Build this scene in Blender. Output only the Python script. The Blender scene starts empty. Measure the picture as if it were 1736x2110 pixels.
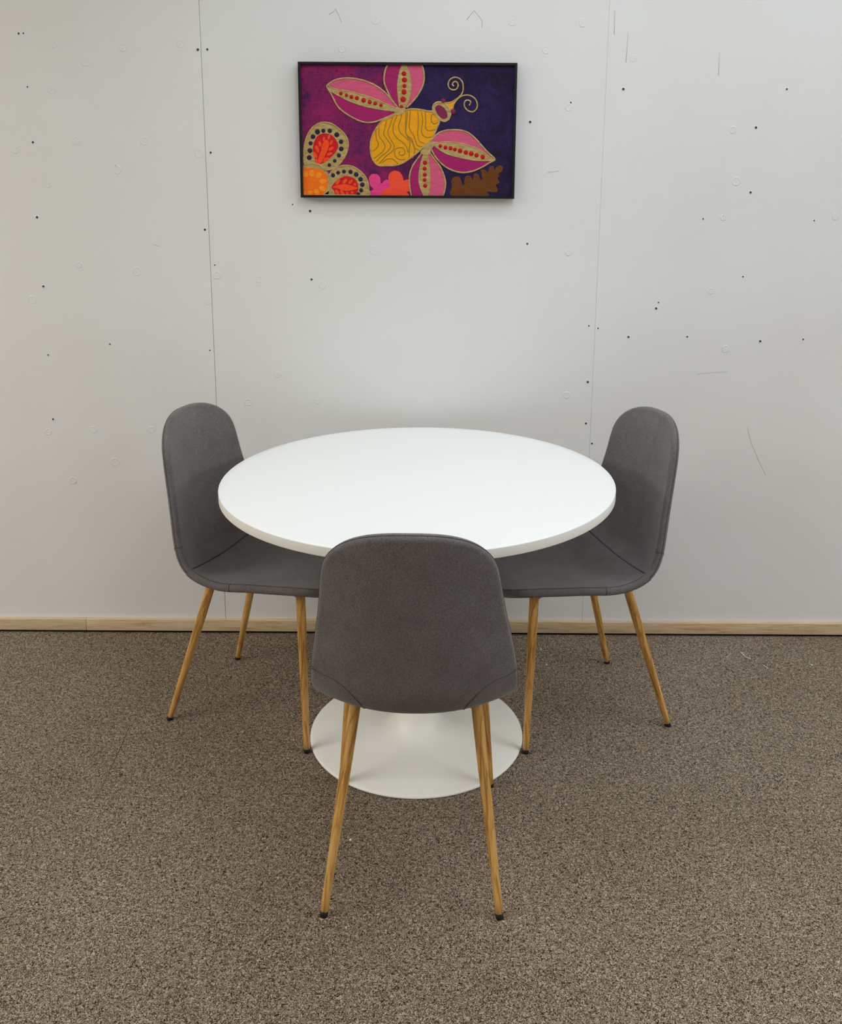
import bpy, bmesh, math, random, json
import numpy as np
from mathutils import Vector, Matrix
from mathutils.geometry import delaunay_2d_cdt

# ------------------------------------------------------------------ camera, light, exposure
SC = bpy.context.scene
COL = SC.collection
F_PX, CX, CY = 1945.65, 883.4, 795.7            # focal length and optical centre of the photo (1736 x 2110)
CAM_D, CAM_H = 2.9377, 1.5049
YAW, PITCH, ROLL = 0.0003, 0.2179, 0.0063

def camera():
    f = Vector((math.sin(YAW)*math.cos(PITCH), math.cos(YAW)*math.cos(PITCH), -math.sin(PITCH)))
    r0 = Vector((math.cos(YAW), -math.sin(YAW), 0)); u0 = r0.cross(f)
    r = math.cos(ROLL)*r0 + math.sin(ROLL)*u0
    u = -math.sin(ROLL)*r0 + math.cos(ROLL)*u0
    cd = bpy.data.cameras.new('camera'); co = bpy.data.objects.new('camera', cd); COL.objects.link(co)
    m = Matrix((r, u, -f)).transposed().to_4x4(); m.translation = Vector((0, -CAM_D, CAM_H))
    co.matrix_world = m
    cd.sensor_fit = 'VERTICAL'; cd.sensor_height = 24.0
    cd.lens = 24.0*F_PX/2110
    cd.shift_x = (868-CX)/2110; cd.shift_y = (CY-1055)/2110
    cd.clip_start = 0.05
    SC.camera = co
camera()

SC.view_settings.view_transform = 'Standard'
SC.view_settings.look = 'None'
SC.view_settings.gamma = 1.0
SC.view_settings.use_curve_mapping = False
SC.view_settings.exposure = -0.14
SC.cycles.use_denoising = True
SC.cycles.max_bounces = 8
SC.cycles.diffuse_bounces = 5

w = bpy.data.worlds.new('world'); SC.world = w; w.use_nodes = True
w.node_tree.nodes['Background'].inputs[0].default_value = (0.95, 0.97, 1.0, 1)
w.node_tree.nodes['Background'].inputs[1].default_value = 0.05

def area(name, loc, sx, sy, power, color, rot=(0, 0, 0)):
    l = bpy.data.lights.new(name, 'AREA'); l.shape = 'RECTANGLE'; l.size = sx; l.size_y = sy
    l.energy = power; l.color = color
    o = bpy.data.objects.new(name, l); COL.objects.link(o); o.location = loc; o.rotation_euler = rot
    return o
CEIL = 2.75
# fluorescent panels of the ceiling: one row close to the wall, one row behind the viewer, plus added fill lamps
LAMPS = [  # x, y, size x, size y, watts, colour
    ('ceiling_lamp_near_wall', 0.35, -0.72, 2.0, 0.3, 9, (0.83, 0.93, 1.0)),
    ('fill_lamp_right', 1.50, -0.60, 0.6, 0.6, 5, (0.78, 0.89, 1.0)),  # unseen fill, added to brighten the top right of the wall
    ('ceiling_lamp_row_b_left', -1.9, -2.1, 0.6, 1.2, 14, (0.97, 0.95, 0.89)),
    ('ceiling_lamp_row_b_middle', 0.3, -1.6, 0.6, 1.2, 14, (0.83, 0.93, 1.0)),
    ('ceiling_lamp_row_b_right', 2.2, -2.1, 0.6, 1.2, 12, (0.92, 0.95, 1.0)),
    ('ceiling_lamp_row_c_left', -2.2, -4.4, 0.6, 1.2, 9, (0.88, 0.95, 1.0)),
    ('ceiling_lamp_row_c_middle', 0.3, -4.4, 0.6, 1.2, 9, (0.83, 0.93, 1.0)),
    ('ceiling_lamp_row_c_right', 2.4, -4.4, 0.6, 1.2, 9, (0.88, 0.95, 1.0)),
    ('fill_lamp_far_left', -4.4, -2.4, 2.4, 2.4, 172, (0.97, 0.955, 0.91)),  # unseen broad fill, added to lift the lower wall and the disc foot
    ('fill_lamp_far_right', 4.6, -2.4, 2.4, 2.4, 152, (0.92, 0.95, 0.99)),  # its added counterpart on the right, also only fill
]
for nm, x, y, sx, sy, wt, col in LAMPS: area(nm, (x, y, CEIL-0.03), sx, sy, wt, col)

# ------------------------------------------------------------------ materials
def lin(c):
    return tuple(((x/255)/12.92 if x/255 <= 0.04045 else ((x/255+0.055)/1.055)**2.4) for x in c)
def rgba(c): return (*lin(c), 1.0)

def mat(name, color, rough=0.5, spec=0.5, metal=0.0):
    m = bpy.data.materials.new(name); m.use_nodes = True
    b = m.node_tree.nodes['Principled BSDF']
    b.inputs['Base Color'].default_value = rgba(color)
    b.inputs['Roughness'].default_value = rough
    b.inputs['Specular IOR Level'].default_value = spec
    b.inputs['Metallic'].default_value = metal
    return m
class NT:
    def __init__(s, m): s.t = m.node_tree; s.b = s.t.nodes['Principled BSDF']
    def n(s, typ, **kw):
        x = s.t.nodes.new(typ)
        for k, v in kw.items():
            if k.startswith('i_'): x.inputs[k[2:].replace('_', ' ')].default_value = v
            else: setattr(x, k, v)
        return x
    def l(s, a, b): s.t.links.new(a, b)
    def coords(s, scale=(1, 1, 1), kind='Object', rot=(0, 0, 0)):
        tc = s.n('ShaderNodeTexCoord'); mp = s.n('ShaderNodeMapping')
        mp.inputs['Scale'].default_value = scale; mp.inputs['Rotation'].default_value = rot
        s.l(tc.outputs[kind], mp.inputs[0]); return mp.outputs[0]
    def noise(s, vec, scale, detail=2, rough=0.5, dist=0.0):
        x = s.n('ShaderNodeTexNoise'); x.inputs['Scale'].default_value = scale
        x.inputs['Detail'].default_value = detail; x.inputs['Roughness'].default_value = rough
        x.inputs['Distortion'].default_value = dist; s.l(vec, x.inputs['Vector']); return x.outputs['Fac']
    def ramp(s, fac, stops):
        x = s.n('ShaderNodeValToRGB'); e = x.color_ramp.elements
        while len(e) < len(stops): e.new(0.5)
        for q, (p, c) in zip(e, stops): q.position = p; q.color = rgba(c)
        s.l(fac, x.inputs[0]); return x.outputs[0]
    def mix(s, fac, a, b, mode='MIX'):
        x = s.n('ShaderNodeMix', data_type='RGBA', blend_type=mode)
        if isinstance(fac, (int, float)): x.inputs[0].default_value = fac
        else: s.l(fac, x.inputs[0])
        for sock, v in ((x.inputs[6], a), (x.inputs[7], b)):
            if isinstance(v, tuple): sock.default_value = rgba(v)
            else: s.l(v, sock)
        return x.outputs[2]
    def math(s, op, a, b):
        x = s.n('ShaderNodeMath', operation=op)
        for i, v in enumerate((a, b)):
            if isinstance(v, (int, float)): x.inputs[i].default_value = v
            else: s.l(v, x.inputs[i])
        return x.outputs[0]
    def color(s, c): s.l(c, s.b.inputs['Base Color'])
    def bump(s, h, strength, dist):
        x = s.n('ShaderNodeBump'); x.inputs['Strength'].default_value = strength
        x.inputs['Distance'].default_value = dist; s.l(h, x.inputs['Height']); s.l(x.outputs[0], s.b.inputs['Normal'])

M = {}
def build_materials():
    # painted wall board
    m = M['wall'] = mat('wall_paint', (226, 225, 221), 0.42, 0.35); t = NT(m)
    v = t.coords((1, 1, 1)); h = t.coords((0.25, 1, 3.0))
    a = t.noise(v, 2.2, 3); c = t.ramp(a, [(0.3, (226, 225, 222)), (0.7, (230, 230, 228))]); t.color(c)
    hh = t.math('ADD', t.math('MULTIPLY', t.noise(h, 90, 3), 0.7), t.math('MULTIPLY', t.noise(v, 420, 2), 0.4))
    t.bump(hh, 0.22, 0.0012)
    M['hole'] = mat('screw_hole_dark', (78, 75, 70), 0.8, 0.1)
    M['scuff'] = mat('pencil_grey', (186, 184, 179), 0.8, 0.1)
    M['paint'] = mat('ceiling_white', (232, 231, 227), 0.7, 0.2)
    M['room'] = mat('side_wall_paint', (220, 219, 216), 0.7, 0.2)
    # speckled loop carpet
    m = M['carpet'] = mat('carpet_loop', (125, 110, 95), 0.95, 0.1); t = NT(m)
    v = t.coords()
    n1 = t.noise(v, 215, 3, 0.65, 1.8); n2 = t.noise(v, 400, 2, 0.6, 0.8); n3 = t.noise(v, 1.7, 3)
    c1 = t.ramp(n1, [(0.36, (36, 29, 25)), (0.44, (114, 98, 84)), (0.52, (194, 175, 155)), (0.63, (250, 234, 211))])
    c2 = t.ramp(n2, [(0.32, (84, 80, 76)), (0.50, (232, 229, 225)), (0.7, (255, 255, 252))])
    c3 = t.ramp(n3, [(0.3, (238, 234, 228)), (0.7, (255, 255, 255))])
    t.color(t.mix(1.0, t.mix(0.85, c1, c2, 'MULTIPLY'), c3, 'MULTIPLY'))
    t.bump(t.math('ADD', n1, t.math('MULTIPLY', n2, 0.5)), 1.0, 0.005)
    M['slit'] = mat('carpet_slit', (58, 48, 40), 0.95, 0.05)
    # melange upholstery
    m = M['fabric'] = mat('grey_melange_fabric', (96, 90, 89), 0.9, 0.15); t = NT(m)
    v = t.coords(); w1 = t.noise(t.coords((1, 1, 0.35)), 700, 2, 0.7); w2 = t.noise(t.coords((0.3, 1, 1)), 800, 2, 0.7)
    s = t.math('ADD', t.math('MULTIPLY', w1, 0.5), t.math('MULTIPLY', w2, 0.5))
    c = t.ramp(s, [(0.33, (84, 80, 80)), (0.5, (112, 107, 106)), (0.67, (140, 134, 132))])
    lf = t.ramp(t.noise(v, 16, 4, 0.6), [(0.3, (232, 230, 230)), (0.7, (255, 255, 255))])
    t.color(t.mix(1.0, c, lf, 'MULTIPLY')); t.bump(s, 0.35, 0.0012)
    t.b.inputs['Sheen Weight'].default_value = 0.25; t.b.inputs['Sheen Roughness'].default_value = 0.45
    M['seam'] = mat('seam_thread_fabric', (88, 82, 82), 0.9, 0.1)
    # wood print on steel legs (object Z runs along each leg)
    m = M['leg'] = mat('oak_print_leg', (188, 138, 74), 0.42, 0.4); t = NT(m)
    v = t.coords((1, 1, 0.07), 'Object')
    a = t.noise(v, 120, 3, 0.6, 0.9); b2 = t.noise(t.coords((1, 1, 0.12)), 45, 3, 0.5, 2.2)
    c = t.ramp(a, [(0.3, (168, 124, 62)), (0.5, (204, 158, 88)), (0.7, (220, 176, 108))])
    d = t.ramp(b2, [(0.36, (200, 180, 146)), (0.48, (255, 250, 244)), (0.8, (255, 255, 255))])
    t.color(t.mix(0.9, c, d, 'MULTIPLY'))
    M['cap'] = mat('black_plastic_and_gap_shade', (22, 21, 20), 0.5, 0.4)
    # oak skirting
    m = M['skirt'] = mat('oak_skirting', (176, 150, 116), 0.5, 0.35); t = NT(m)
    v = t.coords((0.035, 1, 1)); a = t.noise(v, 260, 3, 0.6, 0.6); b2 = t.noise(t.coords((0.08, 1, 1)), 70, 3, 0.6, 1.2)
    c = t.ramp(a, [(0.3, (190, 163, 129)), (0.5, (212, 188, 155)), (0.72, (224, 203, 173))])
    d = t.ramp(b2, [(0.32, (226, 212, 192)), (0.46, (255, 252, 248)), (0.8, (255, 255, 255))])
    t.color(t.mix(0.85, c, d, 'MULTIPLY'))
    # table
    m = M['top'] = mat('white_laminate', (243, 245, 244), 0.38, 0.4)
    t = NT(m); t.bump(t.noise(t.coords(), 900, 2), 0.06, 0.0005)
    M['edge'] = mat('white_edge_band', (232, 229, 220), 0.4, 0.4)
    m = M['lacquer'] = mat('white_lacquer', (247, 246, 238), 0.4, 0.4)
    M['black'] = mat('black_frame', (16, 15, 18), 0.4, 0.4)
    # painting
    m = M['ground'] = mat('canvas_ground', (90, 30, 80), 0.75, 0.15); t = NT(m)
    v = t.coords(); tc = t.n('ShaderNodeSeparateXYZ'); t.l(v, tc.inputs[0])
    wob = t.math('MULTIPLY', t.math('SUBTRACT', t.noise(v, 14, 4, 0.65), 0.5), 0.22)
    px = t.math('ADD', t.math('ADD', tc.outputs[0], t.math('MULTIPLY', tc.outputs[2], 0.25)), wob)
    fx = t.n('ShaderNodeMapRange'); fx.inputs[1].default_value = -0.10; fx.inputs[2].default_value = 0.03
    t.l(px, fx.inputs[0])
    weave = t.noise(t.coords((0.12, 1, 1)), 420, 2, 0.7); weave2 = t.noise(t.coords((1, 1, 0.12)), 420, 2, 0.7)
    wv = t.math('MULTIPLY', t.math('ADD', weave, weave2), 0.5)
    magn = t.ramp(t.noise(v, 11, 5, 0.7), [(0.34, (66, 32, 84)), (0.47, (124, 34, 88)), (0.66, (152, 34, 96))])
    viol = t.ramp(t.noise(v, 9, 5, 0.7), [(0.3, (30, 22, 38)), (0.5, (46, 32, 74)), (0.72, (56, 40, 86))])
    g = t.mix(fx.outputs[0], magn, viol)
    wc = t.ramp(wv, [(0.36, (176, 176, 182)), (0.5, (246, 246, 246)), (0.68, (255, 255, 255))])
    t.color(t.mix(0.9, g, wc, 'MULTIPLY')); t.bump(wv, 0.5, 0.0012)
    def art(key, name, c, rough=0.6, j=7, spec=0.25):
        m = M[key] = mat(name, c, rough, spec); t = NT(m)
        lo = tuple(max(0, x-j) for x in c); hi = tuple(min(255, x+j) for x in c)
        t.color(t.ramp(t.noise(t.coords((0.3, 1, 1)), 130, 3, 0.6), [(0.3, lo), (0.7, hi)]))
        t.bump(t.noise(t.coords((0.2, 1, 1)), 500, 2), 0.3, 0.0008)
    art('gold', 'gold_relief_paint', (182, 156, 98), 0.42, 22, 0.4)
    M['gold'].node_tree.nodes['Principled BSDF'].inputs['Metallic'].default_value = 0.25
    art('pink', 'petal_pink', (204, 84, 118)); art('mage', 'petal_magenta', (158, 24, 94)); art('red', 'dot_red', (180, 8, 8))
    art('yellow', 'bee_yellow', (232, 156, 6)); art('maroon', 'bee_maroon', (124, 30, 66)); art('navy', 'dot_navy', (38, 26, 60))
    art('crim', 'flower_crimson', (194, 20, 32)); art('coral', 'flower_coral', (240, 74, 20)); art('orange', 'flower_orange', (242, 110, 14))
    art('amber', 'flower_amber', (244, 144, 28)); art('hot', 'blossom_pink', (222, 62, 128)); art('salm', 'blossom_coral', (238, 76, 48))
    art('brown', 'leaf_brown', (102, 56, 14))
    M['olive'] = mat('olive_gold_line', (150, 118, 40), 0.5, 0.4)
    M['lint'] = mat('white_lint', (236, 230, 216), 0.8, 0.1)
build_materials()

# ------------------------------------------------------------------ helpers
def link(name, me, mats, parent=None, loc=None, smooth=True):
    o = bpy.data.objects.new(name, me); COL.objects.link(o)
    for m in (mats if isinstance(mats, (list, tuple)) else [mats]): me.materials.append(m)
    if smooth:
        me.polygons.foreach_set('use_smooth', [True]*len(me.polygons))
    if parent is not None: o.parent = parent
    if loc is not None: o.location = loc
    return o
def from_bm(name, bm, mats, parent=None, loc=None, smooth=True, sharp=None):
    bmesh.ops.recalc_face_normals(bm, faces=bm.faces)
    if sharp is not None:
        for e in bm.edges:
            if len(e.link_faces) == 2 and e.calc_face_angle(0) > math.radians(sharp): e.smooth = False
    me = bpy.data.meshes.new(name); bm.to_mesh(me); bm.free()
    return link(name, me, mats, parent, loc, smooth)
def empty(name, loc, rz=0.0, ry=0.0):
    o = bpy.data.objects.new(name, None); COL.objects.link(o); o.location = loc; o.rotation_euler = (0, ry, rz)
    o.empty_display_size = 0.1; return o
def tag(o, label=None, cat=None, group=None, kind=None):
    for k, v in (('label', label), ('category', cat), ('group', group), ('kind', kind)):
        if v: o[k] = v
    return o
def box(bm, lo, hi):
    vs = [bm.verts.new((x, y, z)) for x in (lo[0], hi[0]) for y in (lo[1], hi[1]) for z in (lo[2], hi[2])]
    for f in ((0, 1, 3, 2), (4, 6, 7, 5), (0, 4, 5, 1), (2, 3, 7, 6), (0, 2, 6, 4), (1, 5, 7, 3)):
        bm.faces.new([vs[i] for i in f])
def bevel(bm, wdt, seg=2):
    bmesh.ops.bevel(bm, geom=list(bm.edges), offset=wdt, segments=seg, profile=0.6, affect='EDGES')
def lathe(bm, prof, n=96, mi=None):
    rings = []
    for r, z in prof:
        rings.append([bm.verts.new((r*math.cos(2*math.pi*k/n), r*math.sin(2*math.pi*k/n), z)) for k in range(n)] if r > 1e-6 else [bm.verts.new((0, 0, z))])
    for i in range(len(rings)-1):
        a, b = rings[i], rings[i+1]
        for k in range(n):
            q = (k+1) % n
            if len(a) == 1 and len(b) == 1: continue
            if len(a) == 1: f = bm.faces.new((a[0], b[k], b[q]))
            elif len(b) == 1: f = bm.faces.new((a[k], b[0], a[q]))
            else: f = bm.faces.new((a[k], b[k], b[q], a[q]))
            if mi is not None: f.material_index = mi[i]
def tube(bm, pts, r, n=8, closed=False, mi=0, flat=1.0, caps=True):
    """swept tube through 3-D points"""
    P = [Vector(p) for p in pts]; N = len(P); rings = []
    up = None
    for i in range(N):
        a = P[(i-1) % N] if (closed or i > 0) else P[i]; b = P[(i+1) % N] if (closed or i < N-1) else P[i]
        t = (b-a).normalized()
        if up is None:
            up = Vector((0, 1, 0)) if abs(t.y) < 0.8 else Vector((1, 0, 0))
        up = (up - t*up.dot(t)).normalized(); s = t.cross(up)
        rr = r[i] if isinstance(r, (list, tuple)) else r
        rings.append([bm.verts.new(P[i] + s*(math.cos(2*math.pi*k/n)*rr) + up*(math.sin(2*math.pi*k/n)*rr*flat)) for k in range(n)])
    for i in range(N if closed else N-1):
        a, b = rings[i], rings[(i+1) % N]
        for k in range(n):
            f = bm.faces.new((a[k], a[(k+1) % n], b[(k+1) % n], b[k])); f.material_index = mi
    if caps and not closed:
        for rg in (rings[0], rings[-1]):
            f = bm.faces.new(rg); f.material_index = mi
def cr(pts, sub=6, closed=False):
    """Catmull-Rom through the points"""
    P = [np.array(p, float) for p in pts]; N = len(P); out = []
    for i in range(N if closed else N-1):
        p0 = P[(i-1) % N] if (closed or i > 0) else 2*P[0]-P[1]
        p1, p2 = P[i], P[(i+1) % N]
        p3 = P[(i+2) % N] if (closed or i < N-2) else 2*P[-1]-P[-2]
        for k in range(sub):
            t = k/sub
            out.append(0.5*((2*p1)+(-p0+p2)*t+(2*p0-5*p1+4*p2-p3)*t*t+(-p0+3*p1-3*p2+p3)*t**3))
    if not closed: out.append(P[-1])
    return out

# ------------------------------------------------------------------ the setting
XL, XR = -0.6779, 0.5236                          # joints between the wall boards
def setting():
    bm = bmesh.new(); box(bm, (-7.0, -8.0, -0.1), (7.0, 0.06, 0.0))
    fl = tag(from_bm('floor', bm, M['carpet'], smooth=False), 'brown and beige speckled loop carpet', kind='structure')
    bm = bmesh.new(); tube(bm, [(-0.830, -0.560, 0), (-0.823, -0.660, 0), (-0.818, -0.780, 0), (-0.814, -0.893, 0)], [0.0004, 0.0013, 0.0011, 0.0003], 6, flat=0.3)
    from_bm('carpet_seam', bm, M['slit'], fl)
    bm = bmesh.new()
    xs = [(-7.0, 0.0), (XL-0.0010, 0), (XL-0.0003, 0.003), (XL+0.0003, 0.003), (XL+0.0010, 0),
          (XR-0.0010, 0), (XR-0.0002, 0.0014), (XR+0.0002, 0.0014), (XR+0.0010, 0), (7.0, 0.0), (7.0, 0.08), (-7.0, 0.08)]
    lo = [bm.verts.new((x, y, -0.05)) for x, y in xs]; hi = [bm.verts.new((x, y, CEIL+0.05)) for x, y in xs]
    n = len(xs)
    for i in range(n):
        j = (i+1) % n; bm.faces.new((lo[i], lo[j], hi[j], hi[i]))
    bm.faces.new(lo); bm.faces.new(hi)
    wall = tag(from_bm('wall_back', bm, M['wall'], smooth=False), 'off-white painted board wall with screw holes and two vertical joints', kind='structure')
    bm = bmesh.new(); box(bm, (-7.1, -8.0, -0.05), (-7.0, 0.08, CEIL+0.05))
    tag(from_bm('wall_left', bm, M['room'], smooth=False), kind='structure')
    bm = bmesh.new(); box(bm, (7.0, -8.0, -0.05), (7.1, 0.08, CEIL+0.05))
    tag(from_bm('wall_right', bm, M['room'], smooth=False), kind='structure')
    bm = bmesh.new(); box(bm, (-7.0, -8.1, -0.05), (7.0, -8.0, CEIL+0.05))
    tag(from_bm('wall_front', bm, M['room'], smooth=False), kind='structure')
    bm = bmesh.new(); box(bm, (-7.0, -8.0, CEIL), (7.0, 0.0, CEIL+0.1))
    tag(from_bm('ceiling', bm, M['paint'], smooth=False), kind='structure')
    # skirting in two lengths, the shade of the gap under it put in as a black strip
    for x0, x1 in ((-7.0, -1.1449), (-1.1439, 7.0)):
        bm = bmesh.new(); box(bm, (x0, -0.015, 0.0095), (x1, -0.0004, 0.0490)); bevel(bm, 0.0012, 2)
        tag(from_bm('baseboard_back', bm, M['skirt'], smooth=True, sharp=40), kind='structure')
    bm = bmesh.new(); box(bm, (-7.0, -0.0075, 0.0), (7.0, -0.0004, 0.0097))  # black strip standing in for the shade under the skirting
    tag(from_bm('gap_shade_strip', bm, M['cap'], smooth=False), kind='structure')
    return wall
WALL = setting()

HOLES_BIG = [(-1.213, 1.91), (-0.687, 1.868), (-0.659, 1.869), (-1.203, 1.377), (-0.69, 1.343), (-0.365, 1.401), (-0.365, 1.192), (0.63, 1.017), (0.712, 1.108), (0.815, 1.019), (1.046, 1.006), (0.576, 1.764), (1.063, 1.767), (0.98, 1.656), (0.979, 1.465), (-1.201, 1.165), (-1.205, 0.738), (0.508, 0.735), (0.53, 0.668), (0.508, 0.871), (0.301, 1.668), (0.303, 1.306), (-0.662, 1.573), (-1.197, 1.6)]
HOLES_SMALL = [(-1.199, 1.911), (-1.2, 1.76), (-0.952, 1.533), (-0.418, 1.421), (-0.664, 1.235), (-0.691, 0.966), (0.504, 1.052), (0.533, 1.044), (0.718, 1.127), (0.976, 1.209), (1.181, 1.013), (0.443, 0.833), (0.342, 1.874), (0.421, 1.725), (1.181, 1.382), (0.84, 1.385), (-1.204, 0.948), (-1.006, 0.984)]
PATCHES = [(-1.112, 1.88), (-0.908, 1.873), (-0.737, 1.885), (-1.128, 1.753), (-1.022, 1.832), (-1.252, 1.577), (-1.068, 1.606), (-0.861, 1.606), (-0.697, 1.571), (-1.161, 1.475), (-0.948, 1.521), (-0.171, 1.284), (-0.659, 1.203), (-0.528, 1.192), (-0.332, 1.175), (-0.689, 1.121), (-0.479, 0.889), (-0.575, 0.798), (-0.353, 0.802), (0.431, 1.279), (0.442, 0.828), (0.88, 1.163), (0.902, 1.389), (1.245, 1.393), (0.939, 0.981), (0.448, 1.95), (0.342, 1.874), (0.416, 1.711), (0.911, 1.649), (0.6, 1.852), (0.933, 1.498), (-1.086, 1.233), (-0.906, 1.214), (-1.239, 1.124), (-1.077, 0.705), (-1.224, 0.696), (-0.891, 0.706), (-1.015, 0.596), (-1.157, 0.532), (-0.261, 1.874), (-0.161, 1.954), (0.24, 1.95)]
MARKS = [[(-0.28, 1.985), (-0.271, 1.97), (-0.261, 1.948)], [(-0.28, 1.98), (-0.298, 1.968)], [(0.127, 1.982), (0.106, 1.956)], [(0.127, 1.982), (0.15, 1.956), (0.151, 1.935)], [(0.854, 0.899), (0.897, 0.904), (0.95, 0.907)], [(1.028, 0.726), (1.043, 0.678), (1.07, 0.621), (1.099, 0.567)], [(0.582, 1.923), (0.58, 1.84)], [(0.54, 1.985), (0.541, 1.918)], [(0.855, 1.87), (0.857, 1.805)], [(0.357, 1.521), (0.394, 1.525)], [(-0.849, 1.296), (-0.833, 1.292)]]
def wall_details():
    rnd = random.Random(4)
    def disc(bm, prof, n, mi, jit=0.0):
        rings = []
        for r, y in prof:
            rings.append([bm.verts.new((r*math.cos(2*math.pi*k/n)*(1+jit*rnd.uniform(-1, 1)), y, r*math.sin(2*math.pi*k/n)*(1+jit*rnd.uniform(-1, 1)))) for k in range(n)] if r else [bm.verts.new((0, y, 0))])
        for i in range(len(rings)-1):
            a, b = rings[i], rings[i+1]
            for k in range(n):
                q = (k+1) % n
                f = bm.faces.new((a[k], b[k], b[q], a[q]) if len(b) > 1 else (a[k], b[0], a[q])); f.material_index = mi[i]
    for lst, r in ((HOLES_BIG, 0.0036), (HOLES_SMALL, 0.0025)):
        for x, z in lst:                              # rim of raised paint round a dark disc painted in for the hole's shaded depth
            bm = bmesh.new(); s = r*rnd.uniform(0.85, 1.12)
            disc(bm, [(s*1.75, 0.0), (s*1.35, -0.0008), (s*0.98, -0.0006), (s*0.75, -0.0003), (0, -0.0002)], 14, [0, 0, 1, 1], 0.06)
            from_bm('screw_hole', bm, [M['wall'], M['hole']], WALL, (x, 0, z))
    for x, z in PATCHES:                              # smoothed-over filler spots
        bm = bmesh.new(); s = rnd.uniform(0.008, 0.0125)
        disc(bm, [(s*1.15, 0.0), (s, -0.0012), (s*0.84, -0.0004), (s*0.5, -0.0007), (0, -0.0007)], 22, [0, 0, 0, 0], 0.07)
        from_bm('filler_spot', bm, M['wall'], WALL, (x, 0, z))
    for i, m in enumerate(MARKS):
        bm = bmesh.new(); pts = cr([(x, -0.0001, z) for x, z in m], 5) if len(m) > 2 else [(x, -0.0001, z) for x, z in m]
        tube(bm, pts, 0.0008, 6, flat=0.4); from_bm('scuff_mark', bm, M['scuff'], WALL)
wall_details()

# ------------------------------------------------------------------ round pedestal table
TX, TY, TH, TR, BR = -0.0265, -0.5858, 0.7397, 0.5085, 0.293
def table():
    t = tag(empty('round_table', (TX, TY, 0)), 'round white pedestal table with a glossy white disc foot, between the three chairs', 'table')
    b = 0.0016; th = 0.024
    bm = bmesh.new()
    lathe(bm, [(0, TH-th), (TR-0.02, TH-th), (TR-b, TH-th), (TR, TH-th+b)], 160)
    lathe(bm, [(TR, TH-th+b), (TR, TH-b)], 160, [1]); lathe(bm, [(TR, TH-b), (TR-b*0.4, TH-b*0.3), (TR-b, TH), (TR-0.02, TH), (0, TH)], 160)
    bmesh.ops.remove_doubles(bm, verts=bm.verts, dist=1e-5)
    top = from_bm('tabletop', bm, [M['top'], M['edge']], t, sharp=30)
    top.matrix_local = Matrix.Translation((0, 0, TH)) @ Matrix.Rotation(-0.007, 4, 'Y') @ Matrix.Translation((0, 0, -TH))
    bm = bmesh.new()                                   # dished disc foot that sweeps up into the column
    prof = [(0, 0.0008), (BR-0.004, 0.0008), (BR-0.0006, 0.002), (BR, 0.004), (BR-0.0008, 0.0068), (BR-0.004, 0.0086), (BR-0.012, 0.0098)]
    for k in range(1, 15):
        r = (BR-0.012) + (0.115-(BR-0.012))*k/14; prof.append((r, 0.0098+0.0142*(k/14)))
    for k in range(1, 17):
        a = k/16*math.pi/2; prof.append((0.115-0.083*math.sin(a), 0.024+0.17*(1-math.cos(a))**1.25))
    lathe(bm, prof, 128); from_bm('disc_foot', bm, M['lacquer'], t, sharp=60)
    bm = bmesh.new()
    lathe(bm, [(0.032, 0.19), (0.030, 0.30), (0.030, 0.55), (0.034, 0.62), (0.046, 0.68), (0.07, 0.704), (0.07, 0.7065), (0, 0.7065)], 64)
    from_bm('column', bm, M['lacquer'], t, sharp=50)
    bm = bmesh.new(); lathe(bm, [(0, 0.7045), (0.16, 0.7045), (0.162, 0.706), (0.162, 0.7155), (0, 0.7155)], 64)
    from_bm('mounting_plate', bm, M['lacquer'], t, sharp=40)
table()

# ------------------------------------------------------------------ upholstered shell chairs
# rows of the shell from the top of the back to the front of the seat: centre (y, z), edge (y, z), half width
ROWS = [(-.239, .850, -.209, .848, .150), (-.229, .80, -.198, .80, .163), (-.214, .69, -.177, .69, .179), (-.202, .60, -.157, .60, .195),
        (-.190, .525, -.140, .525, .2065), (-.170, .461, -.109, .4735, .2095), (-.107, .431, -.045, .4475, .208), (0, .428, .05, .4505, .205),
        (.1, .434, .133, .4575, .202), (.2, .440, .205, .4625, .197), (.262, .436, .258, .461, .191), (.288, .428, .286, .456, .187)]
R_ = np.array(ROWS)
def spline(x, y):
    n = len(x); h = np.diff(x); A = np.zeros((n, n)); b = np.zeros(n); A[0, 0] = A[-1, -1] = 1
    for i in range(1, n-1):
        A[i, i-1] = h[i-1]; A[i, i] = 2*(h[i-1]+h[i]); A[i, i+1] = h[i]; b[i] = 6*((y[i+1]-y[i])/h[i]-(y[i]-y[i-1])/h[i-1])
    m = np.linalg.solve(A, b)
    def f(q):
        i = int(min(max(np.searchsorted(x, q)-1, 0), n-2)); d0 = x[i+1]-q; d1 = q-x[i]
        return (m[i]*d0**3+m[i+1]*d1**3)/(6*h[i])+(y[i]/h[i]-m[i]*h[i]/6)*d0+(y[i+1]/h[i]-m[i+1]*h[i]/6)*d1
    return f
S_ = np.r_[0, np.cumsum(np.hypot(np.diff(R_[:, 0]), np.diff(R_[:, 1])))]
FS = [spline(S_, R_[:, k]) for k in range(5)]
SEND = S_[-1]
def surf0(s, x):
    yc, zc, ye, ze, wd = (f(min(max(s, 0), SEND)) for f in FS)
    q = (abs(x)/max(wd, 1e-6))**2.2
    return np.array((x, yc+(ye-yc)*q, zc+(ze-zc)*q))
def norm0(s, x):
    e = 0.003
    a = surf0(min(s+e, SEND), x)-surf0(max(s-e, 0), x); b = surf0(s, x+e)-surf0(s, x-e)
    n = np.cross(b, a); n /= np.linalg.norm(n)
    return n if n[1]+n[2] > 0 else -n                  # towards the sitter
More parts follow.
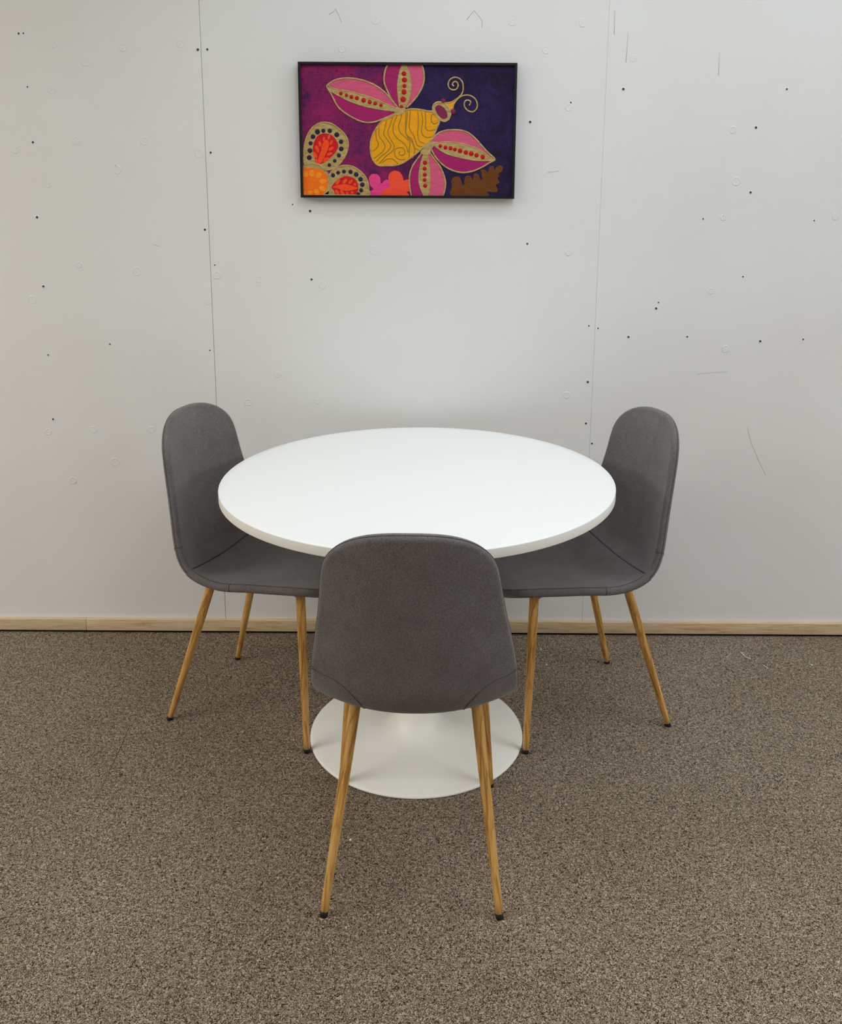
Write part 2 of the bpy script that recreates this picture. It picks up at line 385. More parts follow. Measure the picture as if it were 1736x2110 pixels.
RT, RF, PT, PF = 0.105, 0.085, 2.8, 2.8                # corner roundings: back top, seat front
def rows():
    out = []
    for k in range(19):
        a = k/18*math.pi/2; d = RT*(1-math.cos(a)**(2/PT)); out.append((d, math.sin(a)**(2/PT)))
    for k in range(1, 60): out.append((RT+(SEND-RF-RT)*k/60, 1.0))
    for k in range(19):
        a = (1-k/18)*math.pi/2; d = RF*(1-math.cos(a)**(2/PF)); out.append((SEND-d, math.sin(a)**(2/PF)))
    return [(s, u*(FS[4](s)-0.007)) for s, u in out]
SH_H = 0.0112
SEAM_BOW = 0.045
def shell(dz=0.0, dxt=0.0):
    """padded shell; dz raises or lowers the top of the back a little"""
    def lift(p):
        k = min(1.0, max(0.0, (p[2]-0.52)/0.33)); return p+np.array((dxt, 0, dz))*(k*k*(3-2*k))
    def surf(s, x): return lift(surf0(s, x))
    def norm(s, x): return norm0(s, x)
    RW = rows(); NT_ = 30
    S_SEAM = S_[5]-0.004
    isplit = min(range(len(RW)), key=lambda i: abs(RW[i][0]-S_SEAM))
    ns = len(RW)
    # closed edge loop: right side top -> front, left side front -> top
    loop = [(s, w_) for s, w_ in RW]+[(s, -w_) for s, w_ in RW[::-1][1:-1]]
    LP = np.array([surf(s, x) for s, x in loop]); LN = np.array([norm(s, x) for s, x in loop])
    L = len(loop)
    T = np.array([LP[(i+1) % L]-LP[i-1] for i in range(L)]); T /= np.linalg.norm(T, axis=1)[:, None]
    B = np.cross(T, LN); B /= np.linalg.norm(B, axis=1)[:, None]
    cen = LP.mean(0)
    for i in range(L):
        s, x = loop[i]
        c = surf(min(max(s, 0.12), SEND-0.12), 0)
        if B[i] @ (LP[i]-c) < 0: B[i] = -B[i]
    def warp(s, u): return s+SEAM_BOW*(1-u*u)*math.exp(-((s-S_SEAM)/0.16)**2)
    def panel(i0, i1, side, pad):
        V = []; 
        for i in range(i0, i1+1):
            s_, w_ = RW[i]; r = []
            for k in range(NT_+1):
                tt = -1+2*k/NT_; x = w_*math.sin(tt*math.pi/2*0.96)/math.sin(math.pi/2*0.96)
                u = x/max(w_, 1e-6); s = warp(s_, u) if side > 0 else s_; e = min(1.0, min(s, SEND-s)/0.07)
                p = surf(s, x)+norm(s, x)*side*(SH_H+pad*(1-abs(u)**3)*math.sin(max(e, 0)*math.pi/2))
                r.append(p)
            V.append(r)
        return V
    NB = 9
    def band(i):
        ph = [(-1+2*k/(NB-1))*math.pi/2 for k in range(NB)]
        return [LP[i]+LN[i]*SH_H*math.sin(a)+B[i]*0.0105*max(0, math.cos(a)) for a in ph]
    def build(i0, i1):
        bm = bmesh.new()
        for side, pad in ((1, 0.004), (-1, 0.003)):
            V = [[bm.verts.new(p) for p in r] for r in panel(i0, i1, side, pad)]
            for i in range(len(V)-1):
                for k in range(NT_):
                    bm.faces.new((V[i][k], V[i][k+1], V[i+1][k+1], V[i+1][k]))
        idx = list(range(i0, i1+1)); left = [(L-i) % L for i in idx]
        for seq in (idx, left):
            V = [[bm.verts.new(p) for p in band(i)] for i in seq]
            for i in range(len(V)-1):
                for k in range(NB-1): bm.faces.new((V[i][k], V[i][k+1], V[i+1][k+1], V[i+1][k]))
        bmesh.ops.remove_doubles(bm, verts=bm.verts, dist=2e-4)
        return bm
    back = build(0, isplit); seat = build(isplit, ns-1)
    # seams
    def rim(i0, i1, ph):
        bm = bmesh.new()
        if i0 == 0: seq = [(L-i) % L for i in range(i1, 0, -1)]+list(range(0, i1+1))
        else: seq = list(range(i0, ns))+[(L-i) % L for i in range(ns-2, i0-1, -1)]
        for a in ph:
            tube(bm, [LP[i]+LN[i]*(SH_H)*math.sin(a)+B[i]*0.0105*max(0, math.cos(a)) for i in seq], 0.0010, 6)
        return bm
    ph = (math.radians(64), -math.radians(64))
    bs = rim(0, isplit, (-math.radians(22),)); ss = rim(isplit, ns-1, ph)
    # welt across the inside, between back and seat
    s0, w0 = RW[isplit]
    def inner(x, s, up):
        u = x/w0; s = warp(s, u); return surf(s, x)+norm(s, x)*(SH_H+0.004*(1-abs(u)**3)+up)
    tube(ss, [inner(w0*(-1+2*k/40), s0, 0.0002) for k in range(41)], 0.0021, 6)
    # curved seams of the rear corners, and the short stitches across the rim
    for sg in (-1, 1):
        ctl = [(S_[4]-0.008, 0.203), (S_[4]-0.001, 0.182), (S_[4]+0.005, 0.159), (S_[4]+0.020, 0.135), (S_[4]+0.042, 0.116), (S_[5]-0.002, 0.103), (S_[5]+0.05, 0.100), (S_[6]+0.02, 0.122), (S_[6]+0.06, 0.200)]
        pts = cr(ctl, 6)
        tube(bs, [surf(s, sg*x)-norm(s, sg*x)*(SH_H+0.003*(1-(x/FS[4](s))**3)) for s, x in pts if s <= s0], 0.0010, 6)
        tube(ss, [surf(s, sg*x)-norm(s, sg*x)*(SH_H+0.003*(1-(x/FS[4](s))**3)) for s, x in pts if s >= s0], 0.0010, 6)
        for bmx, sx in ((bs, ctl[0][0]), (ss, ctl[-1][0])):
            i = min(range(ns), key=lambda q: abs(RW[q][0]-sx)); i = i if sg > 0 else (L-i) % L
            tube(bmx, band(i), 0.0010, 6)
    return back, seat, bs, ss

LEG_H = 0.428
def leg(parent, foot, top, r0=0.0082, r1=0.0122):
    a, b = Vector(foot), Vector(top); d = (b-a); Lh = d.length; q = d.to_track_quat('Z', 'Y')
    rr = lambda z: r0+(r1-r0)*min(1, z/0.33)
    bm = bmesh.new()
    lathe(bm, [(0, 0.010), (rr(0)-0.001, 0.010), (rr(0), 0.011)]+[(rr(Lh*k/14), 0.011+(Lh-0.011)*k/14) for k in range(1, 15)]+[(0, Lh)], 28)
    o = from_bm('leg', bm, M['leg'], parent, a, sharp=60); o.rotation_mode = 'QUATERNION'; o.rotation_quaternion = q
    bm = bmesh.new(); lathe(bm, [(0, -0.001), (r0-0.0002, -0.001), (r0+0.0002, 0.0), (r0+0.0002, 0.0095), (r0-0.0005, 0.0105), (0, 0.0105)], 24)
    c = from_bm('foot_cap', bm, M['cap'], o, sharp=40)
    tag(c, 'black plastic foot cap')

def chair(x, y, a, label, wr, wf, dep, rear_top=(0.125, 0.125), dz=0.0, dx=0.0, dxt=0.0):
    t = tag(empty('dining_chair', (x, y, 0), a), label, 'chair', 'grey dining chairs round the table')
    bk, st, bs, ss = shell(dz, dxt)
    o = from_bm('backrest', bk, M['fabric'], t, (dx, 0, 0)); from_bm('seam', bs, M['seam'], o)
    o = from_bm('seat', st, M['fabric'], t, (dx, 0, 0)); from_bm('seam', ss, M['seam'], o)
    rl, rr_, ft = rear_top[0], rear_top[1], 0.150
    leg(t, (-wr/2, -dep/2, 0), (-rl, -0.090, LEG_H)); leg(t, (wr/2, -dep/2, 0), (rr_, -0.090, LEG_H))
    leg(t, (-wf/2, dep/2, 0), (-ft, 0.19, LEG_H+0.012)); leg(t, (wf/2, dep/2, 0), (ft, 0.19, LEG_H+0.012))
    bm = bmesh.new()
    for p0, p1 in (((-0.125, -0.090), (0.150, 0.19)), ((0.125, -0.090), (-0.150, 0.19))):
        tube(bm, [(p0[0], p0[1], 0.414), (p0[0]*0.6, p0[1]*0.6+0.02, 0.409), ((p0[0]+p1[0])/2, (p0[1]+p1[1])/2, 0.407), (p1[0]*0.6, p1[1]*0.6+0.02, 0.410), (p1[0], p1[1], 0.424)], 0.0085, 10)
    from_bm('seat_frame', bm, M['leg'], t, sharp=60)
    return t
WR, WF, DEP = 0.3674, 0.3763, 0.4357
chair(-0.0258, -1.0388, -0.0086, 'grey dining chair seen from behind, nearest the camera, in front of the white table', WR, WF, DEP, (0.122, 0.132), -0.005, 0.002, -0.009)
chair(-0.4600, -0.4314, -1.9161, 'grey dining chair with oak legs at the left side of the white table', WR, WF, DEP, dz=0.010)
chair(0.4203, -0.4356, 1.8678, 'grey dining chair with oak legs at the right side of the white table', WR, WF, DEP, dz=0.010)

# ------------------------------------------------------------------ painting
ART = json.loads('''{"wa":{"up":[[-239.6,128.0],[-232.6,134.6],[-216.6,144.2],[-194.7,149.6],[-175.0,151.0],[-151.3,148.7],[-121.7,141.8],[-92.1,128.8],[-68.4,111.8],[-46.6,89.1],[-32.8,72.0]],"lo":[[-239.6,128.0],[-231.0,112.8],[-222.3,97.7],[-211.7,76.8],[-200.0,62.5],[-180.3,48.2],[-158.5,35.9],[-136.7,27.3],[-116.7,24.6],[-98.7,26.6],[-80.7,32.4],[-56.7,42.2],[-34.8,51.9]],"cu":[[-234.6,129.9],[-221.9,122.4],[-201.2,117.7],[-171.5,113.2],[-141.8,105.7],[-112.1,97.3],[-88.4,88.9],[-62.6,77.6],[-32.8,64.3]],"cl":[[-232.9,116.6],[-207.3,102.5],[-183.7,90.3],[-160.0,80.9],[-132.2,72.4],[-102.4,65.9],[-72.6,61.3],[-38.8,57.6]],"d":[[-197.7,107.3,5.9],[-181.2,102.3,5.5],[-166.3,97.4,5.9],[-149.9,94.3,6.7],[-130.5,88.6,7.5],[-112.2,83.4,6.7],[-96.0,79.7,6.3],[-78.9,74.2,5.5]]},"wb":{"up":[[40.6,190.7],[45.6,178.5],[48.6,163.5],[48.3,144.6],[42.8,125.7],[31.0,104.7],[15.2,85.6],[-2.7,68.3]],"lo":[[-58.1,190.2],[-65.1,176.1],[-69.1,157.2],[-69.2,140.2],[-64.3,125.1],[-55.5,106.2],[-46.6,89.1],[-30.8,70.1]],"cu":[[-5.9,190.5],[3.0,168.9],[9.3,148.2],[9.9,125.5],[7.0,104.6],[1.1,85.5],[-6.9,68.3]],"cl":[[-14.8,190.4],[-21.7,174.4],[-26.7,155.6],[-29.7,131.0],[-28.7,108.2],[-26.8,89.2],[-23.8,68.2]],"d":[[-10.8,164.1,7.5],[-9.3,146.6,8.2],[-9.3,129.6,6.3],[-10.5,112.7,8.2],[-13.4,91.2,9.0],[-18.4,70.5,5.9]]},"wc":{"up":[[73.5,-21.4],[93.4,-3.8],[113.4,3.0],[137.4,5.1],[161.4,3.3],[181.5,-3.4],[201.7,-18.7],[222.2,-40.0],[240.6,-59.4],[259.0,-74.9],[262.8,-81.7]],"lo":[[70.7,-50.5],[79.9,-68.0],[94.1,-85.6],[112.3,-101.2],[134.6,-112.8],[158.9,-118.6],[179.1,-118.5],[203.3,-112.4],[227.3,-101.5],[245.2,-90.6],[262.8,-82.3]],"cu":[[71.6,-31.1],[89.6,-32.0],[113.7,-29.9],[137.8,-30.7],[165.9,-35.4],[196.1,-44.0],[222.4,-55.6],[244.9,-72.0],[261.6,-81.9]],"cl":[[73.6,-38.8],[81.7,-41.7],[97.8,-54.3],[122.1,-65.9],[150.3,-73.5],[182.6,-80.2],[212.9,-83.9],[243.1,-83.8],[261.6,-82.1]],"d":[[98.1,-42.0,5.9],[113.8,-46.4,6.3],[128.9,-48.3,6.7],[142.0,-51.7,6.3],[157.5,-55.5,7.5],[174.9,-60.3,7.1],[191.0,-63.5,7.9],[207.2,-68.3,7.1],[225.8,-73.1,7.5]]},"wd":{"up":[[65.7,-60.3],[82.0,-81.7],[96.2,-99.3],[106.4,-118.9],[113.7,-142.5],[113.9,-164.3],[107.1,-190.1]],"lo":[[41.6,-64.3],[27.6,-82.0],[15.6,-99.7],[7.5,-121.4],[5.5,-145.1],[7.6,-168.8],[11.7,-190.6]],"cu":[[58.7,-64.3],[62.8,-83.8],[66.0,-105.3],[67.8,-132.9],[67.3,-158.6],[64.4,-178.4],[59.4,-190.4]],"cl":[[48.7,-64.3],[40.7,-89.8],[35.8,-113.4],[33.8,-133.1],[35.9,-152.8],[42.0,-172.6],[50.2,-190.4]],"d":[[52.4,-90.7,7.1],[51.5,-108.0,6.7],[52.0,-126.1,6.7],[51.6,-141.3,6.3],[53.1,-158.7,6.7]]},"body":[[-16.8,57.7],[-6.6,60.7],[7.3,63.6],[25.2,63.7],[45.1,61.3],[61.1,58.1],[77.0,55.4],[94.2,32.4],[89.3,15.1],[81.4,-4.3],[73.5,-21.4],[65.6,-31.1],[45.6,-46.8],[25.5,-64.4],[5.5,-79.2],[-14.7,-92.0],[-37.1,-99.0],[-63.3,-100.1],[-83.5,-100.2],[-95.6,-94.4],[-105.5,-80.8],[-110.4,-63.2],[-111.3,-45.7],[-110.2,-30.1],[-105.0,-12.6],[-96.9,2.9],[-84.8,20.3],[-74.8,30.0],[-52.8,39.3],[-32.8,50.0]],"waves":[[[-94.9,0.9],[-93.1,-22.3],[-87.1,-35.8],[-91.2,-47.5],[-103.3,-57.3]],[[-84.8,12.6],[-85.0,-12.5],[-75.1,-28.0],[-67.1,-41.5],[-73.2,-57.2],[-89.4,-70.9],[-100.5,-78.8]],[[-62.8,30.0],[-66.9,10.8],[-70.9,-8.6],[-59.0,-26.0],[-50.0,-41.5],[-59.1,-57.1],[-79.3,-72.8],[-93.5,-86.6]],[[-44.8,39.7],[-52.8,16.6],[-58.9,-4.7],[-49.0,-25.9],[-40.0,-41.4],[-45.1,-57.0],[-63.2,-70.8],[-85.5,-94.4]],[[-30.8,45.6],[-40.8,22.5],[-42.9,-0.7],[-32.9,-18.1],[-14.9,-31.6],[-2.9,-45.1],[1.2,-60.7]],[[-16.9,53.3],[-20.9,34.1],[-26.9,14.8],[-20.9,-4.5],[-2.9,-19.8],[7.2,-33.4],[5.2,-50.9],[5.2,-78.2]],[[0.1,57.2],[-2.9,22.7],[-4.9,-6.3],[7.1,-23.7],[19.2,-39.1],[21.2,-58.6],[15.3,-78.2]],[[-6.9,-81.2],[-21.0,-82.3],[-33.0,-76.5],[-39.1,-64.8],[-37.0,-53.1],[-27.0,-48.1],[-14.9,-48.1],[-7.9,-56.8],[-9.9,-66.6],[-19.0,-69.6],[-26.0,-64.7],[-23.0,-58.8]],[[-77.4,-92.4],[-65.3,-82.5],[-53.2,-79.5],[-41.1,-82.4],[-29.1,-94.1]],[[-4.6,57.2],[-5.6,32.3],[-4.6,-6.3],[13.4,-23.6],[19.5,-45.0],[37.6,-56.6]],[[8.3,60.2],[6.3,32.3],[6.4,7.3],[19.4,-13.9],[28.5,-39.1],[45.6,-44.8]],[[30.2,57.4],[32.3,22.8],[30.4,-6.1],[35.5,-27.4],[51.6,-35.1]],[[41.2,55.5],[45.3,30.6],[41.4,3.6],[47.4,-11.8],[59.5,-17.6],[71.5,-15.6]],[[52.1,56.6],[54.2,30.7],[54.3,9.5],[63.4,2.8],[83.4,5.8]],[[85.0,50.0],[73.1,48.1],[70.2,36.5],[73.2,26.0],[80.3,22.1],[89.2,26.0]]],"head":[[75.0,59.2],[75.9,74.5],[84.8,83.1],[96.7,84.5],[112.7,78.5],[124.8,63.3],[127.9,49.9],[123.0,36.4],[113.1,29.6],[101.1,30.9],[91.1,38.2],[81.1,47.7]],"face":[[81.9,66.9],[88.8,75.1],[98.8,74.2],[110.8,65.1],[117.9,51.7],[117.0,40.2],[107.1,36.3],[96.1,42.0],[87.0,53.5]],"eyes":[[105.6,87.6,7.1],[134.8,57.6,7.9]],"snout":[[104.7,80.4],[124.6,81.4],[138.4,87.2],[148.3,93.9],[138.5,76.7],[134.7,67.2],[127.8,57.5],[120.7,69.0]],"sn1":[[106.7,81.3],[128.5,84.3],[144.3,93.0],[156.1,102.6],[162.5,113.0],[164.3,126.3],[161.6,141.5],[151.5,151.8],[137.7,154.5],[125.9,148.8],[120.0,137.5],[122.1,126.1],[132.1,119.5],[144.0,121.5],[149.4,131.9],[144.7,141.4],[136.8,141.7],[132.3,134.7],[137.0,129.6]],"sn2":[[129.2,57.6],[134.7,67.2],[136.6,76.7],[144.4,89.2],[156.2,99.3],[168.0,103.9],[183.9,103.7],[197.9,96.1],[206.1,82.8],[205.3,67.5],[194.5,57.3],[180.6,59.7],[170.5,69.3],[167.9,80.7],[172.2,88.7],[181.1,89.9],[187.2,84.6],[182.7,75.1]],"hub1":[[-40.7,58.6],[-32.8,70.1],[-20.8,66.3],[-6.9,67.4],[-8.9,56.8],[-18.8,49.1],[-32.8,47.1]],"hub2":[[73.6,-28.2],[81.7,-38.8],[71.7,-50.5],[65.8,-66.2],[51.7,-68.2],[38.6,-62.4],[43.6,-52.6],[57.6,-38.9]],"f1":[[-310.2,-95.6],[-311.6,-68.2],[-308.9,-40.9],[-300.3,-15.6],[-284.8,7.7],[-266.6,20.3],[-248.5,24.2],[-226.6,20.5],[-204.8,6.2],[-187.1,-11.2],[-178.3,-30.5],[-179.6,-51.9],[-188.0,-73.4],[-202.3,-93.0],[-218.7,-106.9],[-247.0,-113.9],[-266.9,-98.3],[-291.0,-94.5]],"f1r":[[-270.9,-95.4],[-280.6,-75.8],[-284.2,-56.3],[-280.7,-34.9],[-271.3,-17.4],[-257.1,-8.6],[-241.1,-7.6],[-225.2,-13.3],[-213.4,-26.8],[-207.6,-44.3],[-215.9,-61.8],[-234.3,-79.5],[-252.7,-93.3]],"f1s":[[-270.9,-95.4],[-266.5,-75.8],[-260.1,-60.1],[-255.7,-40.6],[-243.4,-26.0],[-235.6,-34.7],[-237.8,-50.3],[-246.2,-67.8],[-252.5,-83.5],[-258.7,-91.4]],"f1e":[[-235.3,-18.2,3.9,7.9,-20],[-249.8,-24.1,3.9,6.9,0],[-262.7,-37.7,4.3,8.8,15],[-271.0,-52.4,4.9,10.8,20],[-228.5,-33.7,4.3,7.5,-35],[-228.8,-51.2,4.3,8.8,-60],[-234.1,-66.8,4.3,8.8,-70],[-245.5,-83.5,5.5,10.8,-65],[-277.4,-70.9,5.1,10.8,20],[-274.7,-85.6,3.9,7.9,25]],"f1d":[[-269.0,-2.9,7.9],[-251.4,0.1,6.3],[-232.3,0.2,6.7],[-211.5,-10.9,7.5],[-199.0,-31.0,6.7],[-198.7,-52.0,7.1],[-206.0,-71.0,6.3],[-218.8,-86.7,5.5],[-235.3,-99.1,5.5],[-282.7,-16.9,7.1],[-290.3,-35.9,6.3],[-292.6,-57.4,7.5],[-295.1,-77.9,7.5]],"f2":[[-234.1,-126.6],[-222.8,-112.8],[-206.5,-103.9],[-186.3,-100.4],[-164.2,-103.6],[-144.1,-116.3],[-128.1,-132.0],[-119.2,-151.7],[-118.4,-169.5],[-124.6,-190.6],[-248.5,-191.3],[-236.9,-170.1],[-233.4,-144.4]],"f2r":[[-229.7,-163.2],[-215.3,-146.3],[-198.9,-135.3],[-182.7,-131.3],[-164.6,-136.1],[-152.6,-147.9],[-148.7,-163.7],[-150.9,-177.6],[-157.1,-190.4],[-211.9,-190.7],[-221.8,-176.0]],"f2s":[[-227.7,-164.1],[-211.4,-158.1],[-191.1,-155.0],[-170.9,-158.9],[-150.8,-166.7],[-165.0,-171.7],[-187.3,-174.8],[-207.5,-169.0]],"f2e":[[-210.2,-148.2,4.7,9.8,-30],[-189.0,-146.1,4.7,9.4,-38],[-171.8,-148.0,4.3,8.2,-45],[-159.7,-155.8,4.9,3.9,0],[-197.5,-179.8,4.7,9.4,30],[-182.4,-182.7,3.5,6.3,25],[-167.5,-180.1,4.3,3.9,0],[-212.8,-179.9,4.7,9.4,30]],"f2d":[[-224.5,-129.1,6.3],[-209.2,-121.6,5.9],[-191.6,-118.1,5.9],[-171.8,-118.8,6.7],[-154.4,-126.6,7.1],[-141.8,-140.3,7.1],[-136.5,-156.3,7.1],[-140.3,-173.2,6.3],[-148.9,-184.5,5.9]],"f3g":[[-314.5,-108.4],[-309.2,-96.6],[-291.0,-95.5],[-266.9,-99.3],[-247.0,-113.9],[-234.2,-130.6],[-234.6,-154.3],[-238.0,-172.1],[-247.5,-191.3],[-315.9,-191.6]],"f3":[[-314.0,-113.3],[-295.4,-108.3],[-273.2,-109.1],[-255.2,-116.9],[-244.3,-130.6],[-240.6,-148.4],[-242.9,-166.2],[-250.3,-180.1],[-257.6,-190.9],[-315.5,-191.2]],"f3c":[[-288.3,-154.6,20.6]],"f3e":[[-306.3,-127.0,7.5,8.2,0],[-288.6,-124.0,7.5,10.8,0],[-268.5,-128.8,7.1,10.2,-40],[-255.7,-146.5,7.1,11.4,-80],[-257.2,-168.3,7.1,11.0,-120],[-274.6,-179.3,7.1,9.8,30],[-295.0,-182.4,7.1,8.2,0],[-310.2,-183.4,4.3,7.1,0]],"pk":[[-116.1,-145.7],[-116.0,-133.9],[-105.9,-124.9],[-91.7,-125.9],[-82.7,-135.7],[-80.2,-153.4],[-69.6,-143.5],[-57.4,-141.5],[-49.4,-151.3],[-53.5,-169.1],[-73.9,-189.9],[-124.6,-190.2],[-120.5,-179.4],[-106.2,-172.4],[-104.2,-167.4],[-112.2,-159.5]],"cr":[[-57.4,-139.5],[-57.4,-129.6],[-49.3,-118.7],[-37.2,-114.3],[-23.0,-119.6],[-15.0,-131.4],[-11.9,-143.2],[-0.8,-140.2],[7.3,-145.1],[7.3,-172.8],[-2.8,-176.8],[1.2,-189.5],[-77.9,-189.9],[-75.8,-177.2],[-53.5,-161.2],[-53.4,-153.3]],"br":[[135.5,-189.2],[134.2,-162.2],[132.0,-144.4],[138.9,-132.5],[149.0,-130.5],[159.2,-135.3],[165.5,-154.1],[170.5,-154.1],[172.3,-136.3],[179.3,-128.3],[189.4,-129.3],[196.6,-140.1],[199.4,-124.3],[207.4,-120.3],[215.6,-128.1],[220.9,-140.9],[224.8,-132.0],[220.4,-112.4],[226.4,-109.4],[235.5,-112.3],[242.7,-118.1],[244.5,-108.3],[249.4,-100.4],[258.5,-100.4],[261.8,-111.1],[267.6,-102.3],[277.6,-97.3],[286.8,-102.2],[284.0,-114.0],[275.1,-121.9],[276.3,-129.8],[271.4,-135.7],[277.7,-147.5],[266.7,-154.5],[270.9,-163.4],[272.2,-173.3],[265.1,-176.3],[240.8,-175.5],[241.0,-188.6]]}''')
PW, PH = 0.6453, 0.3912
def painting():
    t = tag(empty('framed_painting', (-0.0663, 0, 1.6378), ry=-0.0007), 'framed painting of a yellow winged bee over flowers, hung on the white wall', 'painting')
    fw, fd = 0.0075, 0.030                            # thin black frame
    bm = bmesh.new()
    for lo, hi in (((-PW/2, -PH/2), (-PW/2+fw, PH/2)), ((PW/2-fw, -PH/2), (PW/2, PH/2)), ((-PW/2+fw, PH/2-fw), (PW/2-fw, PH/2)), ((-PW/2+fw, -PH/2), (PW/2-fw, -PH/2+fw))):
        b = bmesh.new(); box(b, (lo[0], -fd, lo[1]), (hi[0], -0.001, hi[1])); bevel(b, 0.0008, 1)
        me = bpy.data.meshes.new('tmp'); b.to_mesh(me); b.free(); bm.from_mesh(me); bpy.data.meshes.remove(me)
    from_bm('frame', bm, M['black'], t, smooth=False)
    bm = bmesh.new(); box(bm, (-PW/2+fw, -0.022, -PH/2+fw), (PW/2-fw, -0.004, PH/2-fw))
    cv = from_bm('canvas', bm, M['ground'], t, smooth=False)
    Y0 = -0.022
    HX, HZ = PW/2-fw-0.0002, PH/2-fw-0.0002
    def clampp(p): return (min(max(p[0]/1000, -HX), HX), min(max(p[1]/1000, -HZ), HZ))
    class Art:
        def __init__(s): s.bm = bmesh.new(); s.m = []
        def mi(s, k):
            if k not in s.m: s.m.append(k)
            return s.m.index(k)
        def poly(s, pts, k, h, smooth=True, sub=5):
            P = cr(pts, sub, True) if smooth else pts
            Q = []
            for p in P:
                c = clampp(p)
                if not Q or math.hypot(c[0]-Q[-1][0], c[1]-Q[-1][1]) > 2e-4: Q.append(c)
            if math.hypot(Q[0][0]-Q[-1][0], Q[0][1]-Q[-1][1]) < 2e-4: Q.pop()
            i = s.mi(k); n = len(Q)
            vs, es, fs, *_ = delaunay_2d_cdt([Vector(q) for q in Q], [(a, (a+1) % n) for a in range(n)], [], 1, 1e-6)
            V = [s.bm.verts.new((v.x, Y0-h, v.y)) for v in vs]
            for f in fs:
                f = s.bm.faces.new([V[a] for a in f]); f.material_index = i
            for a, c in es:                            # skirt of the paint layer down to the canvas
                e = s.bm.edges.get((V[a], V[c]))
                if e is not None and len(e.link_faces) == 1:
                    lo = [s.bm.verts.new((V[q].co.x, Y0+0.0004, V[q].co.z)) for q in (a, c)]
                    f = s.bm.faces.new((V[a], V[c], lo[1], lo[0])); f.material_index = i
        def line(s, pts, k, r, h, closed=False, sub=6, flat=0.75):
            P = [clampp(p) for p in cr(pts, sub, closed)]
            Q = [P[0]]
            for p in P[1:]:
                if math.hypot(p[0]-Q[-1][0], p[1]-Q[-1][1]) > 2e-4: Q.append(p)
            tube(s.bm, [(x, Y0-h, z) for x, z in Q], r, 8, closed, s.mi(k), flat)
        def dot(s, x, y, r, k, h, dome=0.0022):
            i = s.mi(k); n = 16; r /= 1000; rg = []
            for q in (0, 0.35, 0.7, 1.0):
                rr = r*math.cos(q*math.pi/2); yy = Y0-h-dome*math.sin(q*math.pi/2)
                rg.append([s.bm.verts.new((x/1000+rr*math.cos(2*math.pi*j/n), yy, y/1000+rr*math.sin(2*math.pi*j/n))) for j in range(n)] if q < 1 else [s.bm.verts.new((x/1000, yy, y/1000))])
            for a, b in zip(rg[:-1], rg[1:]):
                for j in range(n):
                    f = s.bm.faces.new((a[j], a[(j+1) % n], b[(j+1) % n], b[j]) if len(b) > 1 else (a[j], a[(j+1) % n], b[0])); f.material_index = i
        def ell(s, x, y, rx, ry, rot, k, h):
            c, d = math.cos(math.radians(rot)), math.sin(math.radians(rot))
            s.poly([(x+rx*math.cos(q)*c-ry*math.sin(q)*d, y+rx*math.cos(q)*d+ry*math.sin(q)*c) for q in [2*math.pi*j/14 for j in range(14)]], k, h, sub=2)
        def done(s, name): return from_bm(name, s.bm, [M[k] for k in s.m], cv, sharp=35)
    G = 0.0023
    for key in ('wa', 'wb', 'wc', 'wd'):
        d = ART[key]; A = Art()
        up, lo, cu, cl = (cr(d[q], 5) for q in ('up', 'lo', 'cu', 'cl'))
        A.poly(up+cu[::-1], 'pink', 0.0003, False); A.poly(lo+cl[::-1], 'mage', 0.0003, False); A.poly(cu+cl[::-1], 'gold', 0.0006, False)
        A.line(d['up'], 'gold', G, 0.0006); A.line(d['lo'], 'gold', G, 0.0006)
        A.line(d['cu'], 'gold', 0.0016, 0.0006); A.line(d['cl'], 'gold', 0.0016, 0.0006)
        for x, y, r in d['d']: A.dot(x, y, r*0.95, 'red', 0.0006)
        A.done('painted_wing')
    A = Art(); A.poly(ART['body'], 'yellow', 0.0004); A.line(ART['body'], 'gold', 0.0024, 0.0006, True)
    for wv in ART['waves']: A.line(wv, 'olive', 0.0014, 0.0004)
    A.poly(ART['hub1'], 'gold', 0.0022); A.poly(ART['hub2'], 'gold', 0.0022)
    A.done('painted_body')
    A = Art(); A.poly(ART['head'], 'gold', 0.0006); A.line(ART['head'], 'gold', 0.0022, 0.0006, True); A.poly(ART['face'], 'maroon', 0.0010)
    A.poly(ART['snout'], 'yellow', 0.0005); A.line(ART['sn1'], 'gold', 0.0021, 0.0006); A.line(ART['sn2'], 'gold', 0.0021, 0.0006)
    for x, y, r in ART['eyes']: A.dot(x, y, r, 'maroon', 0.0010)
    A.done('painted_head')
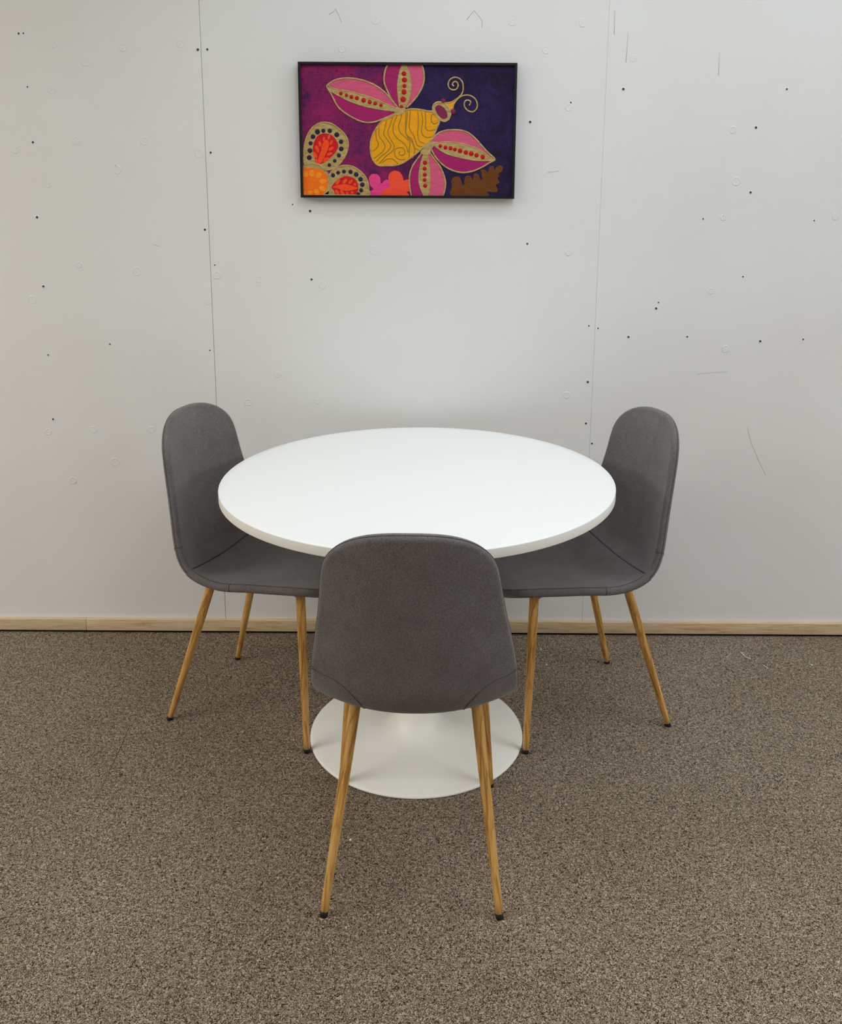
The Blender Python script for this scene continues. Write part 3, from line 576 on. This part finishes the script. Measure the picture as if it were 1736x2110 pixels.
    for f in ('f1', 'f2'):
        A = Art(); A.poly(ART[f], 'gold', 0.0005); A.line(ART[f], 'gold', 0.0024, 0.0006, True); A.poly(ART[f+'r'], 'crim', 0.0008); A.poly(ART[f+'s'], 'coral', 0.0010)
        for e in ART[f+'e']: A.ell(*e, 'coral', 0.0010)
        for x, y, r in ART[f+'d']: A.dot(x, y, r, 'navy', 0.0006, 0.0016)
        A.done('painted_flower')
    A = Art(); A.poly(ART['f3g'], 'gold', 0.0005); A.poly(ART['f3'], 'orange', 0.0008)
    for e in ART['f3e']: A.ell(*e, 'amber', 0.0010)
    A.done('painted_flower')
    A = Art(); A.poly(ART['pk'], 'hot', 0.0003); A.poly(ART['cr'], 'salm', 0.0005); A.done('painted_blossom')
    A = Art(); A.poly(ART['br'], 'brown', 0.0003); A.done('painted_leaf')
painting()

# ------------------------------------------------------------------ bits of lint on the carpet
def lint():
    def thread(pts, label, r=0.0015):
        bm = bmesh.new(); P = cr([(x, y, 0.0022) for x, y in pts], 6); n = len(P)
        c = P[n//2]; tube(bm, [(p[0]-c[0], p[1]-c[1], 0.0012) for p in P], r, 6)
        tag(from_bm('lint_thread', bm, M['lint'], None, (c[0], c[1], 0)), label, 'lint', 'lint threads on the carpet')
    thread([(1.023, -0.118), (1.029, -0.153), (1.042, -0.166)], 'curved white thread on the carpet near the right skirting')
    thread([(1.068, -0.205), (1.076, -0.227)], 'short white thread on the carpet below the curved one', 0.0012)
    for (x, y), lb in (((1.222, -0.204), 'white crumb on the carpet at the far right edge'), ((0.380, -0.214), 'white crumb on the carpet between the legs of the right chair'), ((0.374, -0.113), 'white crumb on the carpet behind the right chair near the skirting'), ((-0.174, -1.026), 'white crumb on the carpet under the front chair')):
        bm = bmesh.new(); bmesh.ops.create_icosphere(bm, subdivisions=2, radius=0.003)
        rnd = random.Random(int(x*1000))
        for v in bm.verts: v.co *= rnd.uniform(0.75, 1.15)
        tag(from_bm('crumb', bm, M['lint'], None, (x, y, 0.002)), lb, 'crumb', 'white crumbs on the carpet')
lint()
